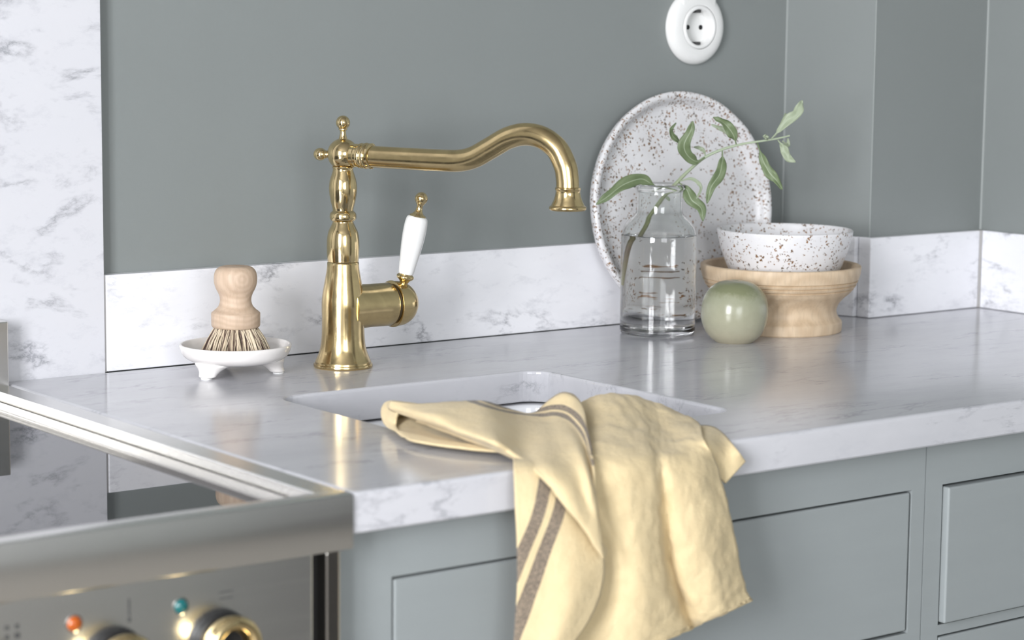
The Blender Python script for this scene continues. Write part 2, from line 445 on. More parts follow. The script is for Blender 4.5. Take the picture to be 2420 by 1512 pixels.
# undermounted basin
bm = bmesh.new()
G = 0.0015
prof = [(0.030, -0.0330), (G+0.004, -0.0330), (G+0.0012, -0.0340), (G, -0.0365), (G, -0.06), (-0.002, -0.14), (-0.008, -0.185), (-0.022, -0.200)]
loops = [rounded_loop(SX0-i, SX1+i, SY0-i, SY1+i, max(SR+i, 0.012)+0.004, K, z, bm) for i, z in prof]
for a, b in zip(loops, loops[1:]): bridge(bm, a, b)
bm.faces.new(loops[-1])
ol = [rounded_loop(SX0-i, SX1+i, SY0-i, SY1+i, SR+i+0.004, K, z, bm) for i, z in ((0.030, -0.045), (0.014, -0.047), (0.010, -0.215))]
bridge(bm, loops[0], ol[0])
for a, b in zip(ol, ol[1:]): bridge(bm, a, b)
bm.faces.new(ol[-1])
sink = empty('sink', (0.3115, -0.3488, -0.215), 'white glazed ceramic sink basin set under the marble worktop', 'sink')
wp(obj('basin', bm, M['ceramic_sink'], sink, angle=60))
wp(obj('drain', lathe([(0.0, -0.1985), (0.012, -0.1985), (0.014, -0.197), (0.030, -0.1965), (0.033, -0.1985), (0.033, -0.203)], 40, mtx=Matrix.Translation((0.3115, -0.3488, 0))), M['steel_polish'], sink))

# ================================================================== base cabinets
FY = -0.5700
def cabinet(label, x0, x1, dx0, dx1, rows, proud):
    c = empty('base_cabinet', ((x0+x1)/2, -0.29, ZF), label, 'cabinet')
    bmb = bmesh.new()
    zt = -0.0300
    # carcass open at the top behind the frame: sides, back, bottom
    box(bmb, x0, x0+0.016, -0.540, -0.02, ZF+0.10, zt); box(bmb, x1-0.016, x1, -0.540, -0.02, ZF+0.10, zt)
    box(bmb, x0+0.016, x1-0.016, -0.035, -0.02, ZF+0.10, zt); box(bmb, x0+0.016, x1-0.016, -0.540, -0.035, ZF+0.10, ZF+0.118)
    wp(obj('carcass', bmb, M['cab_paint'], c, smooth=False))
    bmf = bmesh.new(); g = 0.0022
    box(bmf, x0, dx0-g, FY, -0.540, ZF+0.10, zt); box(bmf, dx1+g, x1, FY, -0.540, ZF+0.10, zt)
    zprev = zt
    for zt_, zb_ in rows:
        box(bmf, dx0-g, dx1+g, FY, -0.540, zt_+g, zprev); zprev = zb_-g
    box(bmf, dx0-g, dx1+g, FY, -0.540, ZF+0.10, zprev)
    wp(obj('face_frame', bmf, M['cab_paint'], c, smooth=False))
    wp(boxo('plinth', (x0, x1, -0.50, -0.485, ZF, ZF+0.10), M['cab_paint'], c))
    for i, (zt_, zb_) in enumerate(rows):
        p = proud if i == 0 else 0.0
        d = wp(boxo('drawer', (dx0, dx1, FY-p, -0.548, zb_, zt_), M['cab_paint'], c, bevel=0.0016, seg=3))
    return c
cabinet('sage grey cabinet under the sink with a flush drawer', -0.0060, 0.6088, 0.0496, 0.5905, [(-0.0735, -0.1972), (-0.2290, -0.5000), (-0.5300, -0.7700)], 0.0)
cabinet('sage grey cabinet at the far right with a slightly open drawer', 0.6100, 1.1935, 0.6335, 1.1600, [(-0.0732, -0.1962), (-0.2100, -0.4900), (-0.5200, -0.7700)], 0.0060)

# ================================================================== range cooker
rg = empty('range_cooker', (-0.45, -0.30, ZF), 'stainless steel range cooker with black glass hob and brass knobs', 'cooker')
RX0 = -0.90
wp(boxo('body', (RX0, -0.0285, -0.560, -0.025, ZF, -0.045), M['steel'], rg, bevel=0.001))
wp(boxo('side_trim', (-0.0190, -0.0070, -0.5860, -0.40, ZF, -0.0410), M['steel_polish'], rg, bevel=0.0015))
wp(boxo('seam_strip', (-0.0285, -0.0190, -0.5740, -0.40, ZF, -0.0410), M['gap'], rg))
# top frame: flat rim beside the worktop, dropping to the glass
wp(boxo('rim_strip', (-0.0205, 0.0005, -0.5740, -0.001, -0.0292, -0.0004), M['steel'], rg, bevel=0.0008))
wp(boxo('seam_strip', (-0.0224, -0.0205, -0.5740, -0.022, -0.0200, -0.0102), M['gap'], rg))
wp(boxo('hob_trim', (-0.0400, -0.0224, -0.5740, -0.022, -0.0200, -0.0090), M['steel_polish'], rg, bevel=0.0008))
wp(boxo('glass_hob', (RX0+0.02, -0.0400, -0.5740, -0.022, -0.0200, -0.0120), M['hob'], rg, bevel=0.0004))
bm = bmesh.new()
pr = [(-0.5730, -0.0400), (-0.5730, -0.0016), (-0.5738, -0.0004), (-0.5750, 0.0), (-0.5890, 0.0), (-0.5912, -0.0008), (-0.5920, -0.0030), (-0.5920, -0.0380), (-0.5908, -0.0398), (-0.5890, -0.0402)]
a = [bm.verts.new((RX0, y, z)) for y, z in pr]; b = [bm.verts.new((0.0, y, z)) for y, z in pr]
bm.faces.new(a); bm.faces.new(b[::-1])
for i in range(len(pr)): bm.faces.new((a[i], a[(i+1) % len(pr)], b[(i+1) % len(pr)], b[i]))
wp(obj('front_rail', bm, M['steel'], rg, angle=40))
cp = wp(boxo('control_panel', (RX0, -0.0290, -0.5850, -0.560, -0.1500, -0.0402), M['steel'], rg, bevel=0.0015))
wp(boxo('oven_door', (RX0+0.01, -0.0310, -0.5880, -0.560, -0.70, -0.1540), M['steel'], rg, bevel=0.003))
wp(boxo('rear_riser', (RX0, -0.0002, -0.0215, -0.0005, -0.0120, 0.0585), M['steel'], rg, bevel=0.0012))
RY = Matrix.Rotation(PI/2, 4, 'X')    # local z -> -y
def knob(x, z):
    mt = Matrix.Translation((x, -0.585, z)) @ RY
    k = wp(obj('knob', lathe([(0.0, 0.006), (0.0165, 0.006), (0.0188, 0.0075), (0.0200, 0.011), (0.0212, 0.017), (0.0213, 0.0205), (0.0200, 0.0236), (0.0172, 0.0248), (0.0140, 0.0240), (0.0122, 0.0215), (0.0112, 0.014), (0.0, 0.0135)], 56, mtx=mt), M['brass'], rg, angle=50))
    k['label'] = 'brass ring control knob'
    b_ = obj('bezel', lathe([(0.0, 0.0), (0.0216, 0.0), (0.0222, 0.002), (0.0214, 0.0065), (0.0190, 0.0078), (0.0, 0.0078)], 56, mtx=mt), M['black'], k)
    obj('insert', lathe([(0.0, 0.0160), (0.0100, 0.0160), (0.0106, 0.0150), (0.0106, 0.0138), (0, 0.0138)], 40, mtx=mt), M['black'], k)
for x, z in ((-0.1040, -0.0912), (-0.1835, -0.0912), (-0.2630, -0.0912)): knob(x, z)
def lamp(x, z, mat, lab):
    mt = Matrix.Translation((x, -0.585, z)) @ RY
    o = wp(obj('indicator_lamp', lathe([(0.0052, 0.0), (0.0052, 0.0008), (0.0048, 0.0018), (0.0038, 0.0030), (0.0020, 0.0037), (0.0, 0.0039)], 32, mtx=mt), mat, rg, angle=60))
    o['label'] = lab
    obj('lamp_ring', lathe([(0.0050, 0.0), (0.0060, 0.0), (0.0060, 0.0006), (0.0050, 0.0008)], 32, mtx=mt), M['steel_polish'], o)
lamp(-0.2122, -0.0623, M['lamp_orange'], 'orange indicator lamp')
lamp(-0.1337, -0.0625, M['lamp_teal'], 'teal indicator lamp')
for x, z, w_, h_ in ((-0.1722, -0.0575, 0.0014, 0.012), (-0.1722, -0.0660, 0.0024, 0.003), (-0.0985, -0.0575, 0.0110, 0.0008), (-0.0985, -0.0620, 0.0110, 0.0008), (-0.0985, -0.0720, 0.0008, 0.004),
                     (-0.2590, -0.0580, 0.0030, 0.0030), (-0.2520, -0.0580, 0.0030, 0.0030), (-0.2590, -0.0640, 0.0030, 0.0030), (-0.2520, -0.0640, 0.0040, 0.0040)):
    wp(boxo('printed_mark', (x-w_/2, x+w_/2, -0.58515, -0.5849, z-h_/2, z+h_/2), M['print'], rg))   # printed dial symbols

# ================================================================== tap
fa = empty('tap', (0.3116, -0.0920, 0.0), 'aged brass kitchen mixer tap with white porcelain lever', 'tap')
fr = lambda hw: hw*0.0001776
fz = lambda y: max(0.0, 0.25447 - y*0.00017751)
def L(ps): return [(fr(h), fz(y)) for y, h in ps]
low = [(0.0, 0.0)] + L([(1434, 158), (1430, 160), (1420, 160), (1414, 158), (1413, 153), (1408, 152)]) + [tuple(p) for p in spline(L([(1404, 152), (1385, 143), (1360, 133), (1330, 124), (1290, 118), (1230, 115), (1160, 115), (1095, 116), (1050, 113), (1005, 106), (955, 97), (910, 89), (866, 85)]), 4)] + L([(864, 83)]) + [(0.0, fz(864))]
obj('lower_body', lathe(low, 72), M['brass_worn'], fa, angle=45)
up = [(0.0, fz(862.5))] + L([(862.5, 82), (860, 84)]) + [tuple(p) for p in spline(L([(858, 84), (820, 87), (775, 88), (735, 86), (700, 79), (672, 66), (650, 56)]), 5)] + [tuple(p) for p in spline(L([(646, 56), (642, 62), (634, 69), (622, 72), (608, 71), (597, 66), (590, 58)]), 4)] + [tuple(p) for p in spline(L([(586, 55), (570, 58), (540, 66), (500, 73), (462, 75.5), (425, 71), (395, 62), (372, 55), (362, 55)]), 5)] + L([(355, 60), (350, 58)]) + [(0.0, fz(350))]
obj('turned_column', lathe(up, 64), M['brass'], fa, angle=40)
SZ = 0.2040
sph = lathe([(0.01500*math.sin(PI*i/24), SZ-0.01500*math.cos(PI*i/24)) for i in range(25)], 48)
hub = obj('hub', sph, M['brass'], fa, angle=60)
def finial(mtx):
    # neck, collar and ball along local z
    ps = [(0.0, 0.0125), (0.0060, 0.0125), (0.0045, 0.0150), (0.0036, 0.0180), (0.0028, 0.0220), (0.0030, 0.0242), (0.0042, 0.0250), (0.0042, 0.0262), (0.0034, 0.0270)]
    c, r = 0.0318, 0.0067
    ps += [(r*math.sin(a), c-r*math.cos(a)) for a in [math.radians(32+148*i/16) for i in range(17)]]
    ps[-1] = (0.0, c+r)
    return lathe(ps, 32, mtx=mtx)
obj('finial', finial(Matrix.Translation((0, 0, SZ-0.0020))), M['brass'], fa, angle=50)
D = Vector((0.457, -0.890, 0)).normalized()
Qd = Vector(D).to_track_quat('Z', 'Y').to_matrix().to_4x4()
Qb = Vector(-D).to_track_quat('Z', 'Y').to_matrix().to_4x4()
side = Matrix.Translation((0, 0, SZ-0.0010)) @ Qb @ Matrix.Translation((0, 0, -0.0068)) @ Matrix.Diagonal((0.9, 0.9, 1.0, 1))
obj('finial', finial(side), M['brass'], fa, angle=50)
SP = [(0.0150, 0.2032), (0.0319, 0.2026), (0.0683, 0.2020), (0.1041, 0.2016), (0.1240, 0.2020), (0.1393, 0.2058), (0.1567, 0.2150), (0.1739, 0.2243), (0.1910, 0.2284), (0.2081, 0.2260), (0.2230, 0.2166), (0.2316, 0.2018), (0.2342, 0.1904), (0.2349, 0.1790)]
SPs = spline(SP, 8)
pts = [(D.x*s_, D.y*s_, z_) for s_, z_ in SPs]
rad = [0.0102 + 0.0003*min(1, i/len(pts)*1.2) for i in range(len(pts))]
spout = obj('spout', tube(pts, rad, 40), M['brass_worn'], fa, angle=50)
cm = Matrix.Translation((0, 0, 0.2030)) @ Qd
obj('collar', lathe([(0.0, 0.010), (0.0112, 0.0115), (0.0112, 0.0150), (0.0105, 0.0156), (0.0105, 0.0180), (0.0116, 0.0186), (0.0122, 0.0205), (0.0116, 0.0224), (0.0110, 0.0230), (0.0120, 0.0236), (0.0126, 0.0256), (0.0120, 0.0276), (0.0113, 0.0282), (0.0122, 0.0290), (0.0122, 0.0312), (0.0103, 0.0322), (0.0, 0.0322)], 48, mtx=cm), M['brass'], fa, angle=40)
bx, by = D.x*0.2350, D.y*0.2350
obj('spout_bell', lathe([(0.0, 0.1815), (0.0108, 0.1820), (0.0117, 0.1814), (0.0117, 0.1796), (0.0111, 0.1788), (0.0113, 0.1760), (0.0120, 0.1728), (0.0133, 0.1692), (0.0148, 0.1664), (0.0151, 0.1654), (0.0163, 0.1648), (0.0171, 0.1634), (0.0169, 0.1618), (0.0158, 0.1608), (0.0130, 0.1608), (0.0112, 0.1640), (0.0, 0.1650)], 48, mtx=Matrix.Translation((bx, by, 0))), M['brass_worn'], spout, angle=45)
RX = Matrix.Rotation(PI/2, 4, 'Y')     # local z -> +x
vm_ = Matrix.Translation((0, 0, 0.0570)) @ RX
valve = obj('valve_body', lathe([(0.0, 0.004), (0.0228, 0.004), (0.0214, 0.0200), (0.0209, 0.0300), (0.0210, 0.0420), (0.0212, 0.0518), (0.0208, 0.0525), (0.0, 0.0525)], 56, mtx=vm_), M['brass_worn'], fa, angle=40)
obj('seam', lathe([(0.0, 0.0520), (0.0196, 0.0520), (0.0196, 0.0560), (0.0, 0.0560)], 48, mtx=vm_), M['brass_gap'], valve)
dome = [(0.0, 0.0554), (0.0222, 0.0554), (0.0228, 0.0558), (0.0228, 0.0570), (0.0221, 0.0576), (0.0220, 0.0610)] + [(0.0220*math.cos(a), 0.0615+0.0215*math.sin(a)) for a in [math.radians(90*i/16) for i in range(1, 17)]]
dome[-1] = (0.0, 0.0830)
cap = obj('valve_cap', lathe(dome, 56, mtx=vm_), M['brass_worn'], fa, angle=40)
LD = Vector((0.012, -0.012, 0.083)).normalized()
lm = Matrix.Translation((0.0655, -0.0060, 0.0745)) @ LD.to_track_quat('Z', 'Y').to_matrix().to_4x4()
k_ = 0.0001800
T_ = lambda y: (990-y)*k_
neck = [(0.0, T_(990)), (20*k_, T_(990)), (21*k_, T_(975)), (27*k_, T_(962)), (36*k_, T_(954)), (44*k_, T_(949)), (48*k_, T_(941)), (46*k_, T_(932)), (38*k_, T_(926)), (38*k_, T_(920)), (0.0, T_(920))]
obj('lever_neck', lathe(neck, 40, mtx=lm), M['brass'], cap, angle=45)
cer = [(0.0, T_(922))] + [tuple(p) for p in spline([(36*k_, T_(922)), (41*k_, T_(918)), (46*k_, T_(880)), (53*k_, T_(820)), (60*k_, T_(750)), (63*k_, T_(690)), (62*k_, T_(645)), (57*k_, T_(615)), (46*k_, T_(604)), (30*k_, T_(601))], 4)] + [(0.0, T_(601))]
obj('lever_grip', lathe(cer, 40, mtx=lm), M['porcelain'], cap, angle=50)['label'] = 'white porcelain grip of the lever'
tip = [(0.0, T_(604)), (46*k_, T_(604)), (43*k_, T_(598)), (30*k_, T_(590)), (21*k_, T_(578)), (17*k_, T_(558)), (17*k_, T_(545)), (22*k_, T_(536)), (25*k_, T_(531)), (24*k_, T_(527))]
tip += [(35*k_*math.sin(a), T_(506)-35*k_*math.cos(a)) for a in [math.radians(45+135*i/12) for i in range(13)]]
tip[-1] = (0.0, T_(506)+35*k_)
obj('lever_tip', lathe(tip, 36, mtx=lm), M['brass'], cap, angle=45)

# ================================================================== soap dish and pot brush
DX, DY = 0.2030, -0.0752
di = empty('footed_dish', (DX, DY, 0.0), 'small white footed ceramic dish holding the pot brush', 'dish')
dp = [(0.0, 0.0110), (0.018, 0.0110), (0.032, 0.0116), (0.042, 0.0138), (0.0485, 0.0180), (0.0515, 0.0235), (0.0524, 0.0272), (0.0519, 0.0287), (0.0506, 0.0290), (0.0495, 0.0278), (0.0475, 0.0230), (0.0430, 0.0185), (0.034, 0.0163), (0.018, 0.0156), (0.0, 0.0155)]
obj('bowl_body', lathe(dp, 72, smooth=3), M['dish'], di, angle=80)
for a in (198, 335, 82):
    ca, sa = math.cos(math.radians(a)), math.sin(math.radians(a))
    sec = [((0.0275, 0.0150), 0.0205), ((0.0300, 0.0124), 0.0185), ((0.0330, 0.0096), 0.0142), ((0.0356, 0.0066), 0.0108), ((0.0376, 0.0040), 0.0092), ((0.0386, 0.0023), 0.0086), ((0.0390, 0.0013), 0.0068)]
    bm = bmesh.new(); rings = []
    for (rr, zz), w_ in spline([(*s_[0], s_[1]) for s_ in sec], 3) and [((q[0], q[1]), q[2]) for q in spline([(*s_[0], s_[1]) for s_ in sec], 3)]:
        rings.append([bm.verts.new((ca*(rr+0.85*w_*math.cos(2*PI*i/28)) - sa*w_*math.sin(2*PI*i/28), sa*(rr+0.85*w_*math.cos(2*PI*i/28)) + ca*w_*math.sin(2*PI*i/28), zz)) for i in range(28)])
    for p, q in zip(rings, rings[1:]): bridge(bm, p, q)
    bm.faces.new(rings[0]); bm.faces.new(rings[-1])
    f_ = obj('foot', bm, M['dish'], di, angle=80)
    obj('felt_pad', lathe([(0.0, 0.0), (0.0052, 0.0), (0.0054, 0.0008), (0.0050, 0.0016), (0.0, 0.0016)], 24, mtx=Matrix.Translation((ca*0.0400, sa*0.0400, 0))), M['porcelain'], f_)
br = empty('pot_brush', (DX+0.0005, DY, 0.0165), 'pale wooden pot brush with round knob handle standing on white dish', 'brush')
bz = lambda y: 0.0275+(1055-y)*8.365e-5 - 0.0165
bw = lambda h: h*8.365e-5
B_ = lambda ps: [(bw(h), bz(y)) for y, h in ps]
hp = [(0.0, bz(852))] + B_([(852, 255), (848, 262), (835, 268), (828, 272)]) + B_([(700, 273), (690, 271)]) + [tuple(p) for p in spline(B_([(684, 266), (668, 246), (645, 218), (610, 190), (560, 175), (510, 178), (460, 197), (410, 222), (355, 238), (300, 241), (250, 235), (210, 217), (184, 190), (170, 160)]), 4)] + B_([(167, 140)]) + [(0.0, bz(166))]
obj('knob_handle', lathe(hp, 64), M['wood_brush'], br, angle=40)
def bristles(mat, n, seed, rw):
    rnd = random.Random(seed); bm = bmesh.new()
    for i in range(n):
        a = rnd.random()*2*PI; q = math.sqrt(rnd.random())
        if rnd.random() < 0.5: q = 0.82+0.18*rnd.random()
        r0 = q*0.0198; r1 = q*(0.0318+0.0030*rnd.random())
        a1 = a + rnd.gauss(0, 0.10)
        z0 = bz(846); z1 = 0.0004 + 0.0012*rnd.random()
        zb = z1 + max(0, (r1-0.030))*0.4
        p0 = Vector((r0*math.cos(a), r0*math.sin(a), z0)); p2 = Vector((r1*math.cos(a1), r1*math.sin(a1), zb))
        p1 = (p0+p2)/2 + Vector((rnd.gauss(0, 0.0006), rnd.gauss(0, 0.0006), 0.001))
        w_ = rw*(0.6+0.8*rnd.random())
        tube([p0, p1, p2], [w_*0.8, w_, w_*0.7], 4, bm)
    return obj('bristles', bm, mat, br, smooth=False)
tag(bristles(M['bristle_light'], 760, 3, 0.00050), 'cream plant fibre bristles', kind='stuff')
tag(bristles(M['bristle_dark'], 330, 4, 0.00042), 'dark brown plant fibre bristles', kind='stuff')

# ================================================================== plate leaning on the wall
t_ = math.radians(6.3)
pn = Vector((0, -math.cos(t_), math.sin(t_)))
pl = obj('plate', lathe([(0.0, 0.0), (0.100, 0.0), (0.112, 0.0008), (0.1215, 0.0045), (0.1262, 0.0110), (0.1280, 0.0175), (0.1276, 0.0200), (0.1255, 0.0212), (0.1225, 0.0208), (0.1192, 0.0180), (0.1160, 0.0125), (0.1120, 0.0088), (0.102, 0.0072), (0.060, 0.0066), (0.0, 0.0066)], 96, smooth=3), M['speckle_plate'], angle=80)
for v in pl.data.vertices:      # hand-thrown unevenness
    k = noise.noise(Vector((v.co.x*22, v.co.y*22, 3.1)))
    v.co.x *= 1.018+0.006*k; v.co.y *= 0.990+0.006*k; v.co.z += 0.0010*noise.noise(Vector((v.co.x*30, v.co.y*30, 9.0)))
pl.matrix_world = Matrix.Translation((0.8060, -0.0030, 0.1275)) @ pn.to_track_quat('Z', 'Y').to_matrix().to_4x4()
tag(pl, 'large round white plate with brown speckles leaning against the wall', 'plate')

# ================================================================== wooden stand, bowl, orb
st_c = (0.8522, -0.1276, 0.0)
sr = lambda h: h/2.2914/2165
sz = lambda y: max(0.0, (1378-y)/2.2914/2165)
S_ = lambda ps: [(sr(h), sz(y)) for y, h in ps]
sp_ = [(0.0, 0.0)] + S_([(1378, 330), (1372, 335), (1330, 337), (1320, 334)]) + [tuple(p) for p in spline(S_([(1316, 330), (1300, 316), (1280, 307), (1255, 306), (1225, 318), (1195, 343), (1170, 372), (1150, 390)]), 4)] + S_([(1146, 394), (1141, 388), (1136, 400), (1124, 408), (1119, 401), (1114, 411), (1103, 417), (1098, 410), (1093, 420), (1060, 429), (1030, 432), (1024, 430), (1020, 424), (1020, 412), (1026, 404), (1050, 396), (1090, 370), (1110, 330), (1118, 200)]) + [(0.0, sz(1118))]
st = obj('wooden_stand', lathe(sp_, 96), M['wood_stand'], angle=30, loc=st_c)
tag(st, 'turned pale wood pedestal dish under the speckled bowl', 'pedestal dish')
bo = obj('bowl', lathe([(0.0, 0.0), (0.040, 0.0), (0.048, 0.0008), (0.0545, 0.0045), (0.0600, 0.0110), (0.0645, 0.0200), (0.0690, 0.0310), (0.0725, 0.0420), (0.0738, 0.0475), (0.0736, 0.0492), (0.0722, 0.0497), (0.0706, 0.0486), (0.0690, 0.0430), (0.0645, 0.0290), (0.0590, 0.0160), (0.050, 0.0075), (0.030, 0.0055), (0.0, 0.0050)], 96, smooth=3), M['speckle_bowl'], angle=80, loc=(0.8560, -0.1290, sz(1118)+0.0004))
for v in bo.data.vertices:
    v.co.z *= 1.15
    k = noise.noise(Vector((v.co.x*30, v.co.y*30, v.co.z*12+5)))
    v.co.x *= 1+0.008*k; v.co.y *= 1+0.008*k
tag(bo, 'white bowl with brown speckles sitting in the wooden pedestal dish', 'bowl')
og = obj('ceramic_orb', lathe([(0.0, 0.0008), (0.017, 0.0), (0.0195, 0.0004), (0.0225, 0.0024), (0.0285, 0.0085), (0.0335, 0.0190), (0.0353, 0.0310), (0.0336, 0.0440), (0.0280, 0.0550), (0.0190, 0.0620), (0.0090, 0.0646), (0.0030, 0.0644), (0.0, 0.0640)], 72, smooth=4), M['orb'], angle=80, loc=(0.7445, -0.1728, 0.0))
for v in og.data.vertices:
    k = noise.noise(Vector((v.co.x*28, v.co.y*28, v.co.z*28)))
    v.co.x *= 1+0.02*k*min(1, v.co.z/0.01); v.co.y *= 1+0.02*k*min(1, v.co.z/0.01)
tag(og, 'small sage green glazed ceramic ball beside the glass bottle', 'ornament')

# ================================================================== glass bottle, water, branch
BX, BY = 0.7205, -0.0775
bt = empty('glass_bottle', (BX, BY, 0.0), 'clear glass apothecary bottle of water holding a leafy twig', 'bottle')
gp = [(0.0, 0.0022), (0.020, 0.0016), (0.034, 0.0), (0.0382, 0.0006), (0.0402, 0.0032), (0.0404, 0.010), (0.0404, 0.060), (0.0404, 0.1000), (0.0398, 0.1075), (0.0375, 0.1150), (0.0330, 0.1215), (0.0278, 0.1262), (0.0250, 0.1300), (0.0243, 0.1350), (0.0243, 0.1460), (0.0246, 0.1530), (0.0268, 0.1545), (0.0283, 0.1568), (0.0279, 0.1594), (0.0258, 0.1604), (0.0232, 0.1594), (0.0222, 0.1560), (0.0220, 0.1460), (0.0220, 0.1350), (0.0227, 0.1290), (0.0256, 0.1245), (0.0308, 0.1198), (0.0352, 0.1138), (0.0376, 0.1064)]
obj('glass', lathe(gp, 96, smooth=3), M['glass'], bt, angle=180)
wpf = [(0.0, 0.0092), (0.018, 0.0085), (0.0320, 0.0075), (0.0368, 0.0100), (0.0381, 0.0150), (0.0381, 0.060), (0.0381, 0.1000), (0.0379, 0.1040), (0.0376, 0.1064)]
ww = [tuple(p) for p in spline(wpf, 3)] + [(0.0366, 0.1056), (0.0345, 0.1052), (0.02, 0.1051), (0.0, 0.1051)]
wat = obj('water', lathe(ww, 96), M['water'], bt, angle=50)
wat.data.materials.append(M['water_glass'])
for p_ in wat.data.polygons:      # the flat top meets air, the sides meet the bottle wall
    rr_ = math.hypot(p_.center.x, p_.center.y)
    p_.material_index = 0 if (p_.center.z > 0.1050 and rr_ < 0.0376 and p_.normal.z > 0.3) else 1
wat['label'] = 'clear water filling the bottle to the shoulder'
SASH = [
 [(0.1494,-0.4139,0.0260,-1.2000),(0.1595,-0.4470,0.0280,-1.0000),(0.1809,-0.4634,0.0300,-0.8000),(0.2004,-0.4765,0.0300,0.9000),(0.2388,-0.4620,0.0167,0.8000),(0.2530,-0.4700,0.0147,0.9000),(0.2616,-0.4800,0.0265,2.2000),(0.2687,-0.4920,0.0330,2.6000),(0.2661,-0.5150,0.0275,2.4000),(0.2247,-0.5770,0.0106,2.0000)],
 [(0.1484,-0.4142,0.0220,-2.0000),(0.1505,-0.4648,0.0270,-1.8000),(0.1716,-0.4764,0.0300,-1.5000),(0.1875,-0.4942,0.0290,-0.2000),(0.2350,-0.4700,0.0155,0.0000),(0.2464,-0.4820,0.0147,0.0000),(0.2487,-0.5050,0.0192,0.0000),(0.2449,-0.5300,0.0178,0.0000),(0.2250,-0.5720,0.0121,0.0000),(0.2016,-0.6100,0.0030,0.0000)],
 [(0.1517,-0.4196,0.0190,-4.0000),(0.1417,-0.4844,0.0260,-4.0000),(0.1542,-0.5065,0.0260,-4.0000),(0.1688,-0.5252,0.0240,-4.0000),(0.2090,-0.5100,0.0144,-4.0000),(0.2149,-0.5350,0.0135,-4.0000),(0.2052,-0.5750,0.0107,-4.0000),(0.1930,-0.6100,0.0030,-4.0000),(0.1917,-0.6210,-0.0111,-4.0000),(0.1936,-0.6250,-0.0250,-4.0000)],
 [(0.1515,-0.4362,0.0180,-7.0000),(0.1417,-0.4913,0.0210,-7.0000),(0.1391,-0.5332,0.0200,-7.0000),(0.1433,-0.5653,0.0180,-7.0000),(0.1743,-0.5560,0.0084,-7.0000),(0.1663,-0.5980,0.0056,-7.0000),(0.1700,-0.6190,-0.0066,-7.0000),(0.1823,-0.6270,-0.0258,-7.0000),(0.1881,-0.6300,-0.0369,-7.0000),(0.1932,-0.6300,-0.0465,-7.0000)],
 [(0.1620,-0.4346,0.0140,-9.0000),(0.1551,-0.4780,0.0150,-9.0000),(0.1515,-0.5216,0.0130,-9.0000),(0.1508,-0.5607,0.0110,-9.0000),(0.1546,-0.5800,0.0069,-9.0000),(0.1520,-0.6090,-0.0012,-9.0000),(0.1631,-0.6240,-0.0208,-9.0000),(0.1794,-0.6300,-0.0425,-9.0000),(0.1885,-0.6310,-0.0557,-9.0000),(0.1959,-0.6310,-0.0654,-9.0000)],
 [(0.1680,-0.4246,0.0100,-10.0000),(0.1611,-0.4680,0.0110,-10.0000),(0.1575,-0.5116,0.0090,-10.0000),(0.1568,-0.5507,0.0070,-10.0000),(0.1606,-0.5700,0.0029,-10.0000),(0.1600,-0.6020,0.0028,-10.0000),(0.1711,-0.6170,-0.0168,-10.0000),(0.1874,-0.6230,-0.0385,-10.0000),(0.1965,-0.6240,-0.0517,-10.0000),(0.2039,-0.6240,-0.0614,-10.0000)],
]
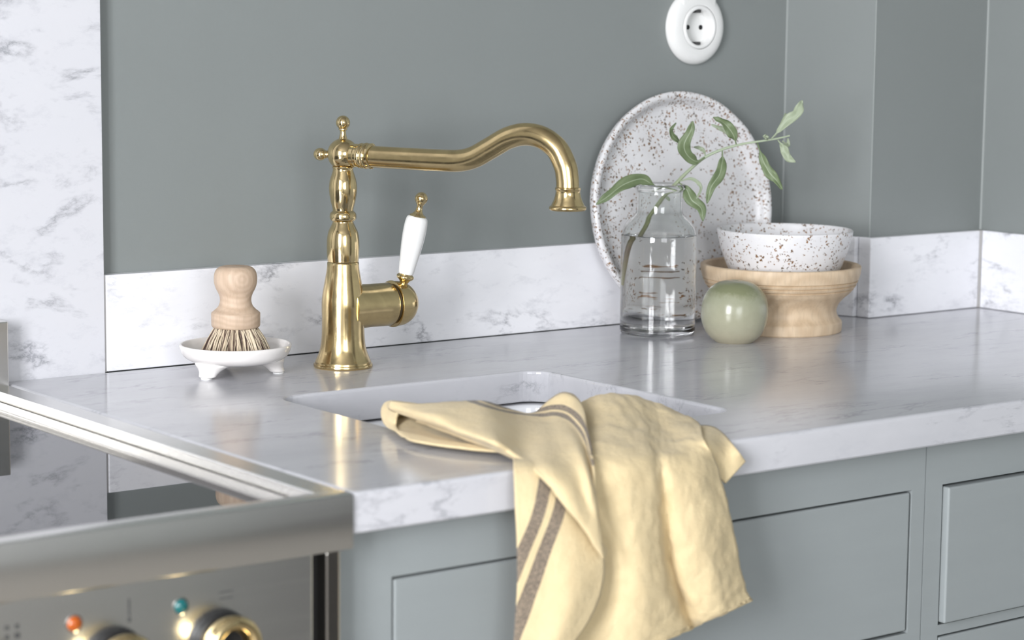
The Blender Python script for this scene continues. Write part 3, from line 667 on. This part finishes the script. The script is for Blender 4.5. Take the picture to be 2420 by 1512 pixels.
PANEL = [
 [(0.2769,-0.4350,-0.0485),(0.3079,-0.4370,-0.0380),(0.3187,-0.4450,-0.0320),(0.3418,-0.4470,-0.0345),(0.3576,-0.4500,-0.0388),(0.3672,-0.4550,-0.0429),(0.3845,-0.4620,-0.0507),(0.3802,-0.4923,-0.0550)],
 [(0.2749,-0.4500,-0.0105),(0.3059,-0.4520,-0.0000),(0.3167,-0.4600,0.0060),(0.3398,-0.4620,0.0035),(0.3556,-0.4650,-0.0008),(0.3652,-0.4700,-0.0049),(0.3825,-0.4770,-0.0127),(0.3782,-0.5073,-0.0170)],
 [(0.2669,-0.4800,0.0115),(0.2979,-0.4820,0.0220),(0.3087,-0.4900,0.0280),(0.3318,-0.4920,0.0255),(0.3476,-0.4950,0.0212),(0.3572,-0.5000,0.0171),(0.3745,-0.5070,0.0093),(0.3702,-0.5373,0.0050)],
 [(0.2319,-0.5300,0.0059),(0.2574,-0.5340,0.0127),(0.2749,-0.5450,0.0164),(0.2986,-0.5480,0.0127),(0.3137,-0.5460,0.0085),(0.3237,-0.5500,0.0053),(0.3217,-0.5780,0.0050),(0.3242,-0.5973,0.0050)],
 [(0.1865,-0.5970,0.0026),(0.2109,-0.5994,0.0015),(0.2304,-0.6070,0.0013),(0.2531,-0.6100,-0.0004),(0.2693,-0.6060,-0.0031),(0.2796,-0.6090,-0.0044),(0.3018,-0.6110,-0.0072),(0.3302,-0.6040,-0.0108)],
 [(0.1855,-0.6040,-0.0299),(0.2091,-0.6074,-0.0310),(0.2294,-0.6190,-0.0305),(0.2564,-0.6170,-0.0341),(0.2740,-0.6100,-0.0378),(0.2782,-0.6180,-0.0373),(0.2995,-0.6220,-0.0392),(0.3369,-0.6120,-0.0448)],
 [(0.1909,-0.6030,-0.0664),(0.2131,-0.6084,-0.0682),(0.2339,-0.6220,-0.0681),(0.2598,-0.6190,-0.0719),(0.2809,-0.6070,-0.0768),(0.2817,-0.6190,-0.0742),(0.3034,-0.6260,-0.0751),(0.3461,-0.6140,-0.0818)],
 [(0.1932,-0.6020,-0.1029),(0.2159,-0.6084,-0.1047),(0.2381,-0.6230,-0.1047),(0.2714,-0.6190,-0.1088),(0.2954,-0.6050,-0.1143),(0.2939,-0.6200,-0.1093),(0.3145,-0.6270,-0.1074),(0.3534,-0.6150,-0.1115)],
 [(0.1848,-0.6020,-0.1409),(0.2103,-0.6084,-0.1392),(0.2395,-0.6220,-0.1333),(0.2845,-0.6170,-0.1331),(0.3043,-0.6060,-0.1356),(0.3040,-0.6220,-0.1272),(0.3216,-0.6270,-0.1234),(0.3568,-0.6170,-0.1212)],
 [(0.1811,-0.6020,-0.1600),(0.2064,-0.6084,-0.1534),(0.2398,-0.6220,-0.1450),(0.2913,-0.6160,-0.1412),(0.3111,-0.6070,-0.1419),(0.3104,-0.6210,-0.1332),(0.3271,-0.6260,-0.1282),(0.3601,-0.6180,-0.1256)],
]
UNDERLAYER = [
 [(0.1671,-0.5560,0.0053,-1.5039),(0.1698,-0.5726,0.0050,-0.8341),(0.1733,-0.5890,0.0050,-0.1069),(0.1820,-0.5985,0.0024,0.6521)],
 [(0.1371,-0.5970,0.0036,-1.5123),(0.1514,-0.6020,0.0022,-0.6376),(0.1713,-0.6020,-0.0013,0.3271),(0.1915,-0.6020,-0.0055,1.3194)],
 [(0.1322,-0.6060,-0.0241,-1.2414),(0.1492,-0.6130,-0.0249,-0.0129),(0.1699,-0.6170,-0.0283,1.3193),(0.1925,-0.6140,-0.0333,2.4589)],
 [(0.1342,-0.6060,-0.0561,-0.2857),(0.1528,-0.6140,-0.0571,0.9643),(0.1724,-0.6220,-0.0582,2.2540),(0.2033,-0.6220,-0.0662,3.8476)],
 [(0.1345,-0.6060,-0.0849,0.4216),(0.1532,-0.6140,-0.0860,1.5539),(0.1713,-0.6240,-0.0859,2.7154),(0.2025,-0.6220,-0.0902,4.0308)],
 [(0.1332,-0.6060,-0.1072,0.8395),(0.1496,-0.6140,-0.1079,1.7543),(0.1656,-0.6240,-0.1076,2.7082),(0.1923,-0.6220,-0.1114,3.6987)],
 [(0.1315,-0.6060,-0.1294,1.2067),(0.1447,-0.6140,-0.1297,1.9443),(0.1568,-0.6220,-0.1298,2.6368),(0.1744,-0.6220,-0.1311,3.2765)],
 [(0.1302,-0.6060,-0.1550,1.5571),(0.1411,-0.6140,-0.1549,2.1714),(0.1515,-0.6200,-0.1536,2.7143),(0.1639,-0.6220,-0.1530,3.2056)],
]
CORNERFLAP = [
 [(0.3590,-0.5439,0.0050),(0.3667,-0.5630,0.0050),(0.3566,-0.5985,-0.0044),(0.3652,-0.6010,-0.0159)],
 [(0.3298,-0.5790,0.0050),(0.3286,-0.5985,0.0013),(0.3456,-0.5980,-0.0125),(0.3535,-0.6025,-0.0232)],
 [(0.3127,-0.5985,-0.0003),(0.3218,-0.5985,-0.0098),(0.3314,-0.6000,-0.0198),(0.3425,-0.6030,-0.0307)],
]
LOOP = [
 [(0.1690,-0.5557,0.0050),(0.1481,-0.5208,0.0050),(0.1359,-0.4872,0.0050),(0.1337,-0.4642,0.0050),(0.1416,-0.4408,0.0050),(0.1519,-0.4200,0.0084),(0.1509,-0.4250,0.0185),(0.1502,-0.4380,0.0242),(0.1541,-0.4550,0.0202),(0.1575,-0.4850,0.0145)],
 [(0.1698,-0.5464,0.0062),(0.1522,-0.5083,0.0062),(0.1447,-0.4674,0.0062),(0.1426,-0.4393,0.0062),(0.1494,-0.4179,0.0062),(0.1545,-0.4050,0.0110),(0.1540,-0.4085,0.0197),(0.1541,-0.4190,0.0250),(0.1581,-0.4375,0.0235),(0.1622,-0.4625,0.0207)],
 [(0.1723,-0.5372,0.0050),(0.1580,-0.4957,0.0050),(0.1551,-0.4477,0.0050),(0.1531,-0.4145,0.0050),(0.1588,-0.3950,0.0050),(0.1588,-0.3900,0.0113),(0.1587,-0.3920,0.0185),(0.1595,-0.4000,0.0234),(0.1637,-0.4200,0.0245),(0.1685,-0.4400,0.0244)],
 [(0.1923,-0.5272,0.0050),(0.1780,-0.4857,0.0050),(0.1751,-0.4377,0.0050),(0.1727,-0.4076,0.0103),(0.1753,-0.3988,0.0103),(0.1753,-0.3966,0.0131),(0.1752,-0.3975,0.0164),(0.1756,-0.4011,0.0186),(0.1775,-0.4101,0.0191),(0.1797,-0.4191,0.0190)],
 [(0.2023,-0.5252,0.0070),(0.1880,-0.4837,0.0070),(0.1851,-0.4357,0.0070),(0.1972,-0.4092,0.0137),(0.1978,-0.4072,0.0137),(0.1978,-0.4067,0.0143),(0.1978,-0.4069,0.0150),(0.1978,-0.4077,0.0155),(0.1983,-0.4097,0.0156),(0.1987,-0.4117,0.0156)],
]
STEM = [(0.6962,-0.0558,0.0514),(0.6987,-0.0577,0.0674),(0.7031,-0.0610,0.0953),(0.7100,-0.0661,0.1132),(0.7168,-0.0713,0.1301),(0.7261,-0.0782,0.1470),(0.7342,-0.0894,0.1622),(0.7437,-0.0990,0.1762),(0.7547,-0.1097,0.1892),(0.7689,-0.1228,0.1983),(0.7831,-0.1360,0.2038),(0.7987,-0.1477,0.2071),(0.8141,-0.1567,0.2099),(0.8264,-0.1634,0.2131)]
LEAVES = [
 ([(0.7166,-0.0861,0.1538),(0.7036,-0.0814,0.1622),(0.6924,-0.0780,0.1666),(0.6720,-0.0752,0.1609),(0.6559,-0.0706,0.1496),(0.6429,-0.0659,0.1406)],0.0150,0.30,0),
 ([(0.7469,-0.1039,0.1862),(0.7336,-0.0964,0.2028),(0.7228,-0.0945,0.2117),(0.7179,-0.0971,0.2191),(0.7220,-0.1002,0.2262)],0.0055,0.60,0),
 ([(0.7534,-0.1112,0.1893),(0.7437,-0.1090,0.1852),(0.7318,-0.1075,0.1926),(0.7264,-0.1085,0.2035),(0.7301,-0.1138,0.2173),(0.7308,-0.1168,0.2284)],0.0150,0.10,0),
 ([(0.7555,-0.1103,0.1902),(0.7565,-0.1060,0.1958),(0.7539,-0.1016,0.1990),(0.7478,-0.0995,0.1998)],0.0040,0.80,1),
 ([(0.7787,-0.1327,0.2030),(0.7732,-0.1335,0.2137),(0.7649,-0.1299,0.2246),(0.7557,-0.1204,0.2322)],0.0130,-0.40,0),
 ([(0.7795,-0.1283,0.2080),(0.7726,-0.1181,0.2185),(0.7637,-0.1089,0.2238)],0.0050,0.70,1),
 ([(0.8080,-0.1547,0.2096),(0.8113,-0.1622,0.2184),(0.8175,-0.1693,0.2295),(0.8244,-0.1744,0.2363),(0.8289,-0.1753,0.2450),(0.8320,-0.1752,0.2508)],0.0120,-0.20,1),
 ([(0.8111,-0.1570,0.2125),(0.8199,-0.1586,0.2251),(0.8238,-0.1590,0.2371)],0.0045,0.50,1),
 ([(0.8135,-0.1588,0.2087),(0.8156,-0.1653,0.2011),(0.8183,-0.1699,0.1906),(0.8235,-0.1763,0.1857)],0.0095,0.20,1),
 ([(0.8188,-0.1603,0.2076),(0.8264,-0.1610,0.2026),(0.8276,-0.1594,0.2103)],0.0040,0.60,1),
 ([(0.7964,-0.1459,0.2055),(0.7964,-0.1535,0.1903),(0.7994,-0.1607,0.1760),(0.8044,-0.1670,0.1674),(0.8087,-0.1727,0.1569)],0.0120,0.30,0),
 ([(0.7681,-0.1223,0.1973),(0.7656,-0.1254,0.1858),(0.7595,-0.1283,0.1725),(0.7500,-0.1262,0.1590),(0.7453,-0.1252,0.1416)],0.0130,-0.10,0),
 ([(0.7345,-0.0920,0.1623),(0.7382,-0.0998,0.1558),(0.7391,-0.1080,0.1445),(0.7444,-0.1170,0.1361),(0.7436,-0.1213,0.1228)],0.0150,0.40,0),
 ([(0.7345,-0.0920,0.1633),(0.7414,-0.1048,0.1666),(0.7451,-0.1150,0.1585),(0.7404,-0.1140,0.1459)],0.0035,0.70,1),
 ([(0.7260,-0.0782,0.1489),(0.7292,-0.0806,0.1450),(0.7309,-0.0818,0.1421)],0.0030,0.40,1),
 ([(0.8049,-0.1523,0.2086),(0.8005,-0.1541,0.2117),(0.7968,-0.1538,0.2127)],0.0050,0.40,1),
]
tw = empty('twig', STEM[0], 'green leafy twig with curling grey-green leaves standing in the bottle', 'twig')
ss = spline(STEM, 6)
n_ = len(ss)
wp(obj('stem', tube(ss, [0.0021*(1-i/n_)+0.0008 for i in range(n_)], 10), M['stem'], tw))
VIEW = Vector((-0.6, -0.8, 0.12)).normalized()
def leaf(pts, width, roll, tone):
    cl = [Vector(p) for p in spline(pts, 7)]
    n = len(cl); bm = bmesh.new(); rows = []
    for i, p in enumerate(cl):
        t = i/(n-1)
        tan = (cl[min(i+1, n-1)]-cl[max(i-1, 0)]).normalized()
        face = (VIEW + Vector((0.45*math.sin(5*t+roll*6), 0, 0.55*math.cos(4*t+roll*9)))*0.75).normalized()
        sd = tan.cross(face).normalized(); up_ = sd.cross(tan).normalized()
        pet = 0.16
        if t < pet: w_ = 0.0007
        else:
            q = (t-pet)/(1-pet); w_ = 0.0005 + width*0.40*(1+0.10*math.sin(19*t+roll*31))*(math.sin(PI*min(1, q**0.80))**0.75)
        fold = 0.35; wob = 0.0016*math.sin(17*t+roll*20)
        rows.append([bm.verts.new(p + sd*(w_*k) + up_*(abs(k)*w_*fold + (wob*k if w_ > 0.002 else 0))) for k in (-1, -0.5, -0.07, 0.07, 0.5, 1)])
    for a, b in zip(rows, rows[1:]):
        for k in range(5): bm.faces.new((a[k], a[k+1], b[k+1], b[k])).material_index = 1 if k == 2 else 0
    o = obj('leaf', bm, M['leaf_pale'] if tone else M['leaf'], tw, angle=80)
    o.data.materials.append(M['leaf_pale'])      # pale midrib
    md = o.modifiers.new('thickness', 'SOLIDIFY'); md.thickness = 0.00035; md.offset = 0
    wp(o)
for l_ in LEAVES: leaf(*l_)

# ================================================================== wall socket
OX, OZ = 0.8428, 0.3258
so = empty('wall_socket', (OX, 0.013, OZ), 'white porcelain wall socket with round recess on the painted wall', 'socket')
mt = RY.copy()
bodyp = [(0.0198, 0.0006), (0.0410, 0.0002), (0.0416, 0.0025), (0.0405, 0.0058), (0.0375, 0.0090), (0.0325, 0.0112), (0.0262, 0.0120), (0.0246, 0.0118)]
obj('cover', lathe([tuple(p) for p in spline(bodyp[1:], 4)] + [(0.0246, 0.0030)], 72, mtx=mt), M['porcelain'], so, angle=60)
ring = [(0.0244, 0.0030), (0.0244, 0.0112), (0.0236, 0.0126), (0.0220, 0.0132), (0.0206, 0.0128), (0.0198, 0.0116), (0.0190, 0.0020), (0.0, 0.0020)]
rc = obj('socket_well', lathe(ring, 56, mtx=mt), M['porcelain'], so, angle=40)
for sx_ in (-0.0095, 0.0095):
    obj('pin_hole', lathe([(0.0, 0.0024), (0.0027, 0.0024), (0.0027, 0.0015), (0.0, 0.0015)], 20, mtx=Matrix.Translation((sx_, 0, 0)) @ mt), M['gap'], rc)
for sg in (-1, 1):
    bm = bmesh.new(); box(bm, -0.0035, 0.0035, -0.0095, -0.0015, -0.0022, 0.0022, bevel=0.0005)
    for v in bm.verts: v.co.z += sg*0.0182
    obj('earth_clip', bm, M['print'], rc)
bm = bmesh.new()
lathe([tuple(p) for p in spline(bodyp[1:], 4)] + [(0.0, 0.0121)], 72, mtx=Matrix.Translation((0, 0, 0.071)) @ mt, bm=bm)
box(bm, -0.0260, 0.0260, -0.0112, -0.0003, 0.020, 0.052, bevel=0.004, seg=3)
obj('frame', bm, M['porcelain'], so, angle=50)

# ================================================================== linen towel
def cloth(name, layers, mat):
    V, F, Bd = [], [], []
    for grid, n, amp, freq, seed in layers:
        P = patch(grid, n); nr, nc = len(P), len(P[0]); base = len(V)
        co = [[Vector(q[:3]) for q in r] for r in P]
        for i in range(nr):
            for j in range(nc):
                du = co[i][min(j+1, nc-1)]-co[i][max(j-1, 0)]; dv = co[min(i+1, nr-1)][j]-co[max(i-1, 0)][j]
                nn = du.cross(dv)
                nn = nn.normalized() if nn.length > 1e-12 else Vector((0, -1, 0))
                p = co[i][j]
                q = p*freq + Vector((seed, seed*2, 0))
                k = noise.fractal(q, 0.8, 2.2, 4) * amp
                k += amp*0.5*(abs(noise.noise(q*1.3+Vector((9, 2, 4))))-0.25)
                if grid is PANEL:        # stitched hem along the lower edge
                    h_ = i/(nr-1)
                    if 0.945 < h_ < 0.958: k -= 0.0008
                    elif h_ >= 0.958: k += 0.0006 + 0.0010*noise.noise(p*160)
                V.append(p + nn*k)
                Bd.append(P[i][j][3] if len(P[i][j]) > 3 else 9.0)
        for i in range(nr-1):
            for j in range(nc-1):
                a = base+i*nc+j
                F.append((a, a+1, a+nc+1, a+nc))
    me = bpy.data.meshes.new(name); me.from_pydata([tuple(v) for v in V], [], F); me.update()
    at = me.attributes.new('band', 'FLOAT', 'POINT'); at.data.foreach_set('value', Bd)
    me.shade_smooth(); me.materials.append(mat)
    o = bpy.data.objects.new(name, me); COL.objects.link(o)
    md = o.modifiers.new('thickness', 'SOLIDIFY'); md.thickness = 0.0019; md.offset = 0
    return o
tl = cloth('kitchen_towel', [(PANEL, 12, 0.0016, 60, 1.0), (UNDERLAYER, 10, 0.0006, 40, 4.0), (SASH, 9, 0.0007, 40, 7.0), (LOOP, 8, 0.0003, 40, 2.0), (CORNERFLAP, 10, 0.0004, 40, 3.0)], M['linen'])
tag(tl, 'straw yellow linen towel with dark stripes draped over the worktop edge', 'towel')
